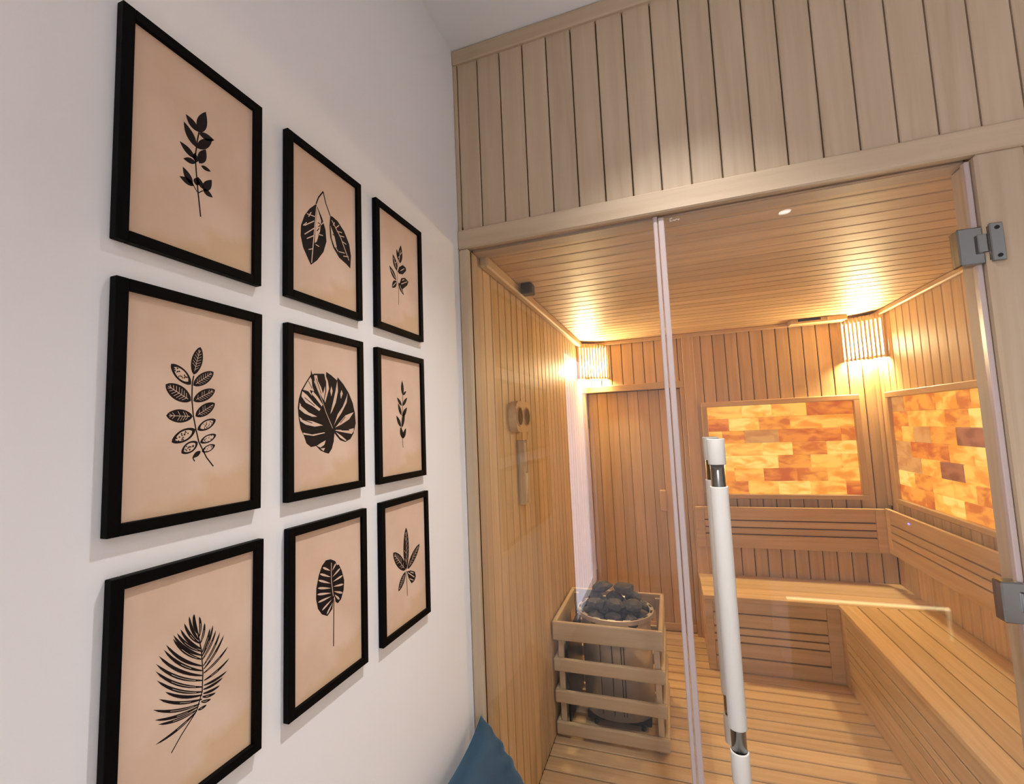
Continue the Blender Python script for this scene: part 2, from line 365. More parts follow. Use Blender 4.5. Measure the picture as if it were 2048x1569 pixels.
led_glint = box('led_reflection', XB-0.004, XB, 1.660, 1.676, 0.838, 0.844, emis('blue_led_glint', (0.08, 0.10, 1.0, 1), 3.0), b2_)  # glowing dot stands in for a blue LED mirrored in the glass

# ------------------------------------------------------------------ salt panels
def salt(name, c1, c2, s):
    mt, nt, b = mat(name); tc = N(nt, 'ShaderNodeTexCoord'); oi = N(nt, 'ShaderNodeObjectInfo')
    mul = N(nt, 'ShaderNodeMath', operation='MULTIPLY'); mul.inputs[1].default_value = 23.0; nt.links.new(oi.outputs['Random'], mul.inputs[0])
    cmb = N(nt, 'ShaderNodeCombineXYZ')
    for i in range(3): nt.links.new(mul.outputs[0], cmb.inputs[i])
    add = N(nt, 'ShaderNodeVectorMath', operation='ADD'); nt.links.new(tc.outputs['Object'], add.inputs[0]); nt.links.new(cmb.outputs[0], add.inputs[1])
    mp = N(nt, 'ShaderNodeMapping'); mp.inputs['Scale'].default_value = (8, 8, 18); mp.inputs['Rotation'].default_value = (0.5, 0.6, 0.3)
    nt.links.new(add.outputs[0], mp.inputs['Vector'])
    n1 = N(nt, 'ShaderNodeTexNoise'); n1.inputs['Scale'].default_value = 1.2; n1.inputs['Detail'].default_value = 4; n1.inputs['Distortion'].default_value = 0.5
    nt.links.new(mp.outputs[0], n1.inputs['Vector'])
    cr = N(nt, 'ShaderNodeValToRGB'); e = cr.color_ramp.elements; e[0].position = 0.38; e[1].position = 0.58; e[0].color = c1; e[1].color = c2
    nt.links.new(n1.outputs['Fac'], cr.inputs['Fac'])
    nt.links.new(cr.outputs[0], b.inputs['Emission Color']); b.inputs['Emission Strength'].default_value = s*SALT_E
    mt.cycles.emission_sampling = 'NONE'
    b.inputs['Base Color'].default_value = (0.22, 0.08, 0.03, 1); b.inputs['Roughness'].default_value = 0.6
    return mt
SALT = {'y': salt('salt_yellow', (0.86, 0.29, 0.018, 1), (1.0, 0.56, 0.085, 1), 1.0),
        'p': salt('salt_pale', (0.92, 0.38, 0.03, 1), (1.0, 0.68, 0.16, 1), 1.05),
        'a': salt('salt_amber', (0.62, 0.14, 0.008, 1), (0.95, 0.37, 0.035, 1), 0.95),
        'o': salt('salt_orange', (0.55, 0.09, 0.006, 1), (0.88, 0.28, 0.025, 1), 0.9),
        't': salt('salt_tan', (0.60, 0.24, 0.05, 1), (0.78, 0.38, 0.10, 1), 0.8),
        'd': salt('salt_dark', (0.20, 0.055, 0.022, 1), (0.42, 0.15, 0.065, 1), 0.75)}
SFR_X = IN_X; SFR_Z = IN_Z
zr = [1.526-0.0828*i for i in range(8)]
sp1 = thing('salt_panel', 'glowing orange salt brick panel in wooden frame on the back wall', 'salt panel', (1.297, YB, 0.91))
A0, A1 = 0.879, 1.715
rows = [([.255, .465, .70], 'ypyo'), ([.155, .37, .585, .795], 'opayy'), ([.10, .26, .50, .91], 'yatoa'), ([.11, .38, .585, .81], 'yypap'),
        ([.10, .48, .70, .90], 'apayy'), ([.17, .375, .60, .80], 'yyoay'), ([.26, .47, .68, .91], 'aypyo')]
for i, (js, cc) in enumerate(rows):
    es = [0]+js+[1]
    for k in range(len(es)-1):
        dpt = random.uniform(0, 0.004)
        box('salt_brick', A0+(A1-A0)*es[k]+0.0006, A0+(A1-A0)*es[k+1]-0.0006, YB-0.012-dpt, YB-0.001, zr[i+1]+0.0006, zr[i]-0.0006, SALT[cc[k]], sp1, 0.003)
for a in ((A0-0.036, A1+0.036, zr[0], zr[0]+0.034, SFR_X), (A0-0.036, A1+0.036, zr[7]-0.030, zr[7], SFR_X), (A0-0.036, A0, zr[7], zr[0], SFR_Z), (A1, A1+0.036, zr[7], zr[0], SFR_Z)):
    box('frame_rail', a[0], a[1], YB-0.030, YB-0.001, a[2], a[3], a[4], sp1, 0.004)
sp2 = thing('salt_panel', 'glowing salt brick panel with dark bricks on the right sauna wall', 'salt panel', (XR, 1.41, 0.91))
B0, B1 = 0.985, 1.840
rows2 = [([1.70, 1.546, 1.39, 1.327, 1.218, 1.118], 'taayyay'), ([1.665, 1.491, 1.327, 1.144], 'ayyap'), ([1.75, 1.624, 1.468, 1.249, 1.025], 'aytadt'),
         ([1.67, 1.506, 1.325, 1.144], 'tooyp'), ([1.731, 1.582, 1.407, 1.227, 1.055], 'ttydya'), ([1.668, 1.499, 1.32, 1.153], 'payya'), ([1.574, 1.502, 1.417, 1.251, 1.053], 'aoypay')]
for i, (js, cc) in enumerate(rows2):
    es = [B1]+js+[B0]
    for k in range(len(es)-1):
        dpt = random.uniform(0, 0.004)
        box('salt_brick', XR-0.012-dpt, XR-0.001, es[k+1]+0.0006, es[k]-0.0006, zr[i+1]+0.0006, zr[i]-0.0006, SALT[cc[min(k, len(cc)-1)]], sp2, 0.003)
for a in ((B0-0.036, B1+0.036, zr[0], zr[0]+0.034, IN_Y), (B0-0.036, B1+0.036, zr[7]-0.030, zr[7], IN_Y), (B0-0.036, B0, zr[7], zr[0], IN_Z), (B1, B1+0.036, zr[7], zr[0], IN_Z)):
    box('frame_rail', XR-0.030, XR-0.001, a[0], a[1], a[2], a[3], a[4], sp2, 0.004)

# ------------------------------------------------------------------ corner lamps
BULB = emis('lit_bulb', (*LAMP_COL, 1), LAMP_E)
SLATM = wood('lamp_wood', (0.55, 0.40, 0.22, 1), (0.65, 0.50, 0.30, 1), 'z', 0.05)
def corner_lamp(label, A, B, corner, z0, z1):
    A, B, Cn = Vector((*A, 0)), Vector((*B, 0)), Vector((*corner, 0))
    t = thing('corner_lamp', label, 'lamp', (Cn.x, Cn.y, z0), 'slatted corner lamps')
    d = (B-A); L = d.length; d.normalize(); ang = math.atan2(d.y, d.x)
    def obox(name, c, sx, sy, sz, mt_, bev=0.001):
        o = link(name, box_me(sx, sy, sz, bev, mt_), c, t); o.rotation_euler = (0, 0, ang); return o
    n = 11
    for i in range(n):
        p = A+d*(L*(0.06+0.88*i/(n-1))); obox('slat', (p.x, p.y, (z0+z1)/2), 0.0105, 0.008, z1-z0, SLATM)
    nrm = Vector((-d.y, d.x, 0))
    if (Cn-A).dot(nrm) < 0: nrm = -nrm
    for z, hgt in ((z0+0.012, 0.014), (z1-0.017, 0.032)):
        p = (A+B)/2+nrm*0.0085; obox('rail', (p.x, p.y, z), L*0.94, 0.007, hgt, SLATM)
    inw = (A+B)/2-Cn; inw.normalize()
    for E in (A, B):
        # side board standing off the wall at each end
        if abs(E.x-Cn.x) < 1e-4: s = 1 if Cn.x < 1 else -1; box('side_board', min(E.x+s*0.001, E.x+s*0.012), max(E.x+s*0.001, E.x+s*0.012), E.y-0.007, E.y+0.003, z0, z1, SLATM, t)
        else: box('side_board', E.x-0.005, E.x+0.005, E.y-0.012, E.y-0.001, z0, z1, SLATM, t)
    tri = [tuple(q[:2]) for q in (A+nrm*0.006, B+nrm*0.006, Cn+inw*0.003)]
    L0 = WL[t.name]
    raw('baffle_lid', [(a-L0.x, b-L0.y, z1-0.006-L0.z) for a, b in tri]+[(a-L0.x, b-L0.y, z1-0.001-L0.z) for a, b in tri], [(0, 2, 1), (3, 4, 5), (0, 1, 4, 3), (1, 2, 5, 4), (2, 0, 3, 5)], [SLATM], L0, t)  # lid added to keep direct bulb light off the ceiling
    c = Cn+inw*0.062
    bm = bmesh.new(); bmesh.ops.create_uvsphere(bm, u_segments=10, v_segments=6, radius=0.042)
    bmesh.ops.scale(bm, vec=(1, 1, 1.25), verts=bm.verts)
    me = bpy.data.meshes.new('bulb'); bm.to_mesh(me); bm.free(); me.materials.append(BULB)
    for p_ in me.polygons: p_.use_smooth = True
    link('bulb', me, (c.x, c.y, z0+0.085), t)
    cyl('socket', (c.x, c.y, z0+0.004), (c.x, c.y, z0+0.035), 0.018, plain('lamp_socket', (0.7, 0.68, 0.62, 1), 0.4), t, 16)
corner_lamp('slatted corner lamp above the plank door', (XL, 1.862), (0.240, YB), (XL, YB), 1.772, 2.032)
corner_lamp('slatted corner lamp between the two salt panels', (1.683, YB), (XR, 1.838), (XR, YB), 1.764, 2.032)

# ------------------------------------------------------------------ ceiling vent, sensor
v = thing('ceiling_vent', 'wooden sliding vent in the sauna ceiling beside the lamp', 'vent', (1.56, 1.94, ZC-0.012))
box('vent_rail', 1.40, 1.70, 1.892, 1.905, ZC-0.030, ZC-0.018, IN_X, v, 0.001)
box('vent_rail', 1.40, 1.70, 1.973, 1.986, ZC-0.030, ZC-0.0005, IN_X, v, 0.001)
box('vent_slider', 1.40, 1.70, 1.906, 1.972, ZC-0.028, ZC-0.020, IN_X, v, 0.001)
box('vent_slot_shade', 1.44, 1.56, 1.899, 1.972, ZC-0.018, ZC-0.0005, DARKM, v)  # solid dark box stands in for the shade inside the open slot
box('end_block', 1.40, 1.439, 1.893, 1.972, ZC-0.018, ZC-0.0005, IN_X, v, 0.001)
box('end_block', 1.561, 1.70, 1.893, 1.972, ZC-0.018, ZC-0.0005, IN_X, v, 0.001)
cyl('knob', (1.60, 1.893, ZC-0.014), (1.60, 1.878, ZC-0.014), 0.009, IN_Z, v, 16)
sn = thing('temperature_sensor', 'small dark brown sensor box under the sauna ceiling', 'sensor', (0.098, 0.46, ZC))
SENS = plain('brown_plastic', (0.035, 0.020, 0.012, 1), 0.45)
box('housing', 0.074, 0.122, 0.437, 0.487, ZC-0.046, ZC-0.001, SENS, sn, 0.003)
for k in range(4): box('grille_rib', 0.078+k*0.0115, 0.083+k*0.0115, 0.4335, 0.4375, ZC-0.042, ZC-0.005, SENS, sn)

# ------------------------------------------------------------------ thermometer and hourglass on the left sauna wall
def prism(name, outline, x0, x1, m_, parent, mi=None):
    n = len(outline); vs = [(x0, a, b) for a, b in outline]+[(x1, a, b) for a, b in outline]
    fs = [tuple(range(n))[::-1], tuple(range(n, 2*n))]+[(i, (i+1) % n, n+(i+1) % n, n+i) for i in range(n)]
    return raw(name, vs, fs, [m_], (0, 0, 0), parent)
th = thing('thermometer', 'wooden sauna thermometer with two round dials', 'thermometer', (XL, 0.43, 1.42))
out = []
ty0, ty1, tz0, tz1, rr = 0.328, 0.520, 1.424, 1.549, 0.05
for cy, cz, s in ((ty1-rr, tz1-rr, 0), (ty0+rr, tz1-rr, 90), (ty0+rr, tz0+rr, 180), (ty1-rr, tz0+rr, 270)):
    for k in range(9):
        a = math.radians(s+k*90/8); out.append((cy+rr*math.cos(a), cz+rr*math.sin(a)))
prism('body', [(a-WL[th.name].y, b-WL[th.name].z) for a, b in out], 0.0, 0.032, IN_Y, th).location = (0.0005, 0, 0)
DIAL = plain('dial_face', (0.10, 0.065, 0.035, 1), 0.25); BRASS = plain('brass', (0.80, 0.58, 0.25, 1), 0.2, 1.0)
for cy in (0.376, 0.470):
    dl = cyl('dial', (XL+0.031, cy, 1.487), (XL+0.0345, cy, 1.487), 0.036, DIAL, th, 28)
    # brass bezel ring
    bm = bmesh.new(); n = 28; R = [(0.0345, 0.0345), (0.0385, 0.0370), (0.0400, 0.0330)]
    rg = [[bm.verts.new((hx-0.033, r*math.cos(2*math.pi*k/n), r*math.sin(2*math.pi*k/n))) for k in range(n)] for r, hx in R]
    for q in range(2):
        for k in range(n): bm.faces.new((rg[q][k], rg[q][(k+1) % n], rg[q+1][(k+1) % n], rg[q+1][k]))
    me = bpy.data.meshes.new('bezel'); bm.to_mesh(me); bm.free(); me.materials.append(IN_Y); link('bezel', me, (XL+0.0335, cy, 1.487), dl)
    nd = box('needle', XL+0.0348, XL+0.0356, cy-0.0012, cy+0.0012, 1.465, 1.500, BRASS, dl)
hg = thing('sand_timer', 'narrow wooden sand timer below the thermometer', 'timer', (XL, 0.45, 1.13))
box('backboard', XL+0.0005, XL+0.008, 0.425, 0.478, 1.130, 1.392, IN_Z, hg, 0.001)
box('side_rail', XL+0.008, XL+0.030, 0.425, 0.435, 1.130, 1.392, IN_Z, hg, 0.001)
box('side_rail', XL+0.008, XL+0.030, 0.468, 0.478, 1.130, 1.392, IN_Z, hg, 0.001)
SAND = plain('pale_sand', (0.75, 0.60, 0.35, 1), 0.8)
cyl('glass_tube', (XL+0.019, 0.4515, 1.262), (XL+0.019, 0.4515, 1.380), 0.012, plain('bottle_glass', (0.72, 0.62, 0.45, 1), 0.08), hg, 16)
cyl('neck', (XL+0.019, 0.4515, 1.255), (XL+0.019, 0.4515, 1.263), 0.004, BRASS, hg, 12)
cyl('sand_bulb', (XL+0.019, 0.4515, 1.142), (XL+0.019, 0.4515, 1.256), 0.012, SAND, hg, 16)

# ------------------------------------------------------------------ heater with stones and wooden guard
GD = wood('guard_wood', (0.58, 0.45, 0.27, 1), (0.68, 0.55, 0.36, 1), 'x', 0.05)
GDZ = wood('guard_wood_z', (0.58, 0.45, 0.27, 1), (0.68, 0.55, 0.36, 1), 'z', 0.05); GDY = wood('guard_wood_y', (0.58, 0.45, 0.27, 1), (0.68, 0.55, 0.36, 1), 'y', 0.05)
gx0, gx1, gy0, gy1 = 0.041, 0.541, 0.802, 1.278
gt = thing('heater_guard', 'pale wooden rail guard around the sauna heater', 'guard rail', ((gx0+gx1)/2, (gy0+gy1)/2, 0))
rz = [(0.016, 0.072), (0.156, 0.212), (0.297, 0.355), (0.437, 0.522)]
for a, b in rz:
    bev = 0.006
    box('front_rail', gx0, gx1, gy0, gy0+0.020, a, b, GD, gt, bev, 2)
    box('back_rail', gx0, gx1, gy1-0.020, gy1, a, b, GD, gt, bev, 2)
    for x0_ in (gx0, gx1-0.020): box('side_rail', x0_, x0_+0.020, gy0+0.0205, gy1-0.0205, a, b, GDY, gt, bev, 2)
for x0_ in (gx0+0.0205, gx1-0.0455):
    for y0_ in (gy0+0.0205, gy1-0.0405): box('post', x0_, x0_+0.025, y0_, y0_+0.020, 0.0, 0.505, GDZ, gt, 0.002)
ht = thing('sauna_heater', 'polished steel electric sauna heater inside the wooden guard', 'heater', (0.31, 1.04, 0))
def stadium(cx, cy, hw, hd_, n=14):
    r = hd_; pts = []
    for k in range(n+1):
        a = -math.pi/2+math.pi*k/n; pts.append((cx+hw-r+r*math.cos(a), cy+r*math.sin(a)))
    for k in range(n+1):
        a = math.pi/2+math.pi*k/n; pts.append((cx-hw+r+r*math.cos(a), cy+r*math.sin(a)))
    return pts
def shell(name, rings, mats, parent, mi=None, cap=True, smooth=True):
    vs, fs = [], []; n = len(rings[0][0])
    for pts, z in rings: vs += [(a, b, z) for a, b in pts]
    for q in range(len(rings)-1):
        for k in range(n): fs.append((q*n+k, q*n+(k+1) % n, (q+1)*n+(k+1) % n, (q+1)*n+k))
    if cap: fs.append(tuple(range(n))[::-1])
    L0 = WL[parent.name]; vs = [(a-L0.x, b-L0.y, c-L0.z) for a, b, c in vs]
    me = bpy.data.meshes.new(name); me.from_pydata(vs, [], fs)
    for q in mats: me.materials.append(q)
    if mi:
        for p_, k in zip(me.polygons, mi): p_.material_index = k
    if smooth:
        for p_ in me.polygons: p_.use_smooth = len(p_.vertices) == 4
    return link(name, me, L0, parent)
HC = (0.310, 1.040)
shell('body', [(stadium(*HC, 0.168, 0.150), 0.06), (stadium(*HC, 0.168, 0.150), 0.500)], [STEEL], ht)
shell('rim', [(stadium(*HC, 0.166, 0.148), 0.492), (stadium(*HC, 0.168, 0.150), 0.519), (stadium(*HC, 0.172, 0.154), 0.521), (stadium(*HC, 0.182, 0.164), 0.521), (stadium(*HC, 0.187, 0.169), 0.519), (stadium(*HC, 0.187, 0.169), 0.500)],
      [STEEL, DARKM], ht, [1 if (q == 2 and k % 2 == 0) else 0 for q in range(5) for k in range(30)], cap=False, smooth=False)
shell('rock_tray', [(stadium(*HC, 0.160, 0.142), 0.470), (stadium(*HC, 0.164, 0.146), 0.505)], [DARKM], ht)
for k in range(4):
    a = (0.248, 0.302, 0.345, 0.358)[k]; box('wire', a-0.0015, a+0.0015, 0.884, 0.888, 0.09, 0.490, DARKM, ht)
box('control_box', 0.16, 0.46, 0.95, 1.13, 0.02, 0.058, DARKM, ht, 0.004)
for lx in (0.20, 0.42):
    for ly in (0.96, 1.12): cyl('foot', (lx, ly, 0.0), (lx, ly, 0.021), 0.012, DARKM, ht, 12)
box('wall_cover', gx0+0.047, gx0+0.055, 0.87, 1.21, 0.03, 0.43, DARKM, ht)
def stone_mat():
    mt, nt, b = mat('basalt'); tc = N(nt, 'ShaderNodeTexCoord'); n1 = N(nt, 'ShaderNodeTexNoise'); n1.inputs['Scale'].default_value = 45; n1.inputs['Detail'].default_value = 6
    nt.links.new(tc.outputs['Object'], n1.inputs['Vector']); cr = N(nt, 'ShaderNodeValToRGB')
    cr.color_ramp.elements[0].color = (0.035, 0.04, 0.045, 1); cr.color_ramp.elements[1].color = (0.14, 0.14, 0.135, 1)
    nt.links.new(n1.outputs['Fac'], cr.inputs['Fac']); nt.links.new(cr.outputs[0], b.inputs['Base Color']); b.inputs['Roughness'].default_value = 0.75
    bp = N(nt, 'ShaderNodeBump'); bp.inputs['Strength'].default_value = 0.25; nt.links.new(n1.outputs['Fac'], bp.inputs['Height']); nt.links.new(bp.outputs['Normal'], b.inputs['Normal']); return mt
STONE = stone_mat()
rk = random.Random(5); ROCKS = []
for iy, y in enumerate((0.935, 1.022, 1.108, 1.172)):
    for x in ((0.226, 0.310, 0.394), (0.186, 0.270, 0.354, 0.438), (0.188, 0.270, 0.354, 0.434), (0.31,))[iy]:
        ROCKS.append((x+rk.uniform(-.004, .004), y+rk.uniform(-.004, .004), 0.503+rk.uniform(-.003, .005), rk.uniform(.038, .044), rk.uniform(.040, .046), rk.uniform(.027, .033), rk.uniform(-25, 25)))
for x, y in ((0.225, 0.975), (0.318, 0.970), (0.405, 0.985), (0.215, 1.070), (0.310, 1.075), (0.398, 1.075)):
    ROCKS.append((x, y, 0.558+rk.uniform(-.003, .004), rk.uniform(.047, .054), rk.uniform(.042, .050), rk.uniform(.027, .033), rk.uniform(-30, 30)))
ROCKS += [(0.246, 1.078, 0.607, .058, .044, .029, 15), (0.358, 1.064, 0.610, .060, .046, .033, -25)]
for i, (x, y, z, a, b, c, rz_) in enumerate(ROCKS):
    bm = bmesh.new(); bmesh.ops.create_icosphere(bm, subdivisions=2, radius=1.0)
    rnd = random.Random(100+i)
    pl = [(Vector((rnd.uniform(-1, 1), rnd.uniform(-1, 1), rnd.uniform(-.6, 1))).normalized(), rnd.uniform(0.62, 0.85)) for _ in range(7)]
    for vv in bm.verts:
        p_ = vv.co.copy()
        for nn, dd in pl:
            s = p_.dot(nn)
            if s > dd: p_ -= nn*(s-dd)
        p_ *= 1+rnd.uniform(-.02, .02)
        vv.co = (p_.x*a, p_.y*b, p_.z*c)
    me = bpy.data.meshes.new('heater_stone'); bm.to_mesh(me); bm.free(); me.materials.append(STONE)
    o = link('heater_stone', me, (x, y, z)); o.rotation_euler = (rnd.uniform(-.25, .25), rnd.uniform(-.25, .25), math.radians(rz_))
    lab = {len(ROCKS)-2: 'dark stone at the left peak of the heater stone heap', len(ROCKS)-1: 'dark stone at the right peak of the heater stone heap'}.get(i, 'dark grey stone heaped in the heater basket')
    tag(o, lab, 'stone', 'stones heaped on the sauna heater')

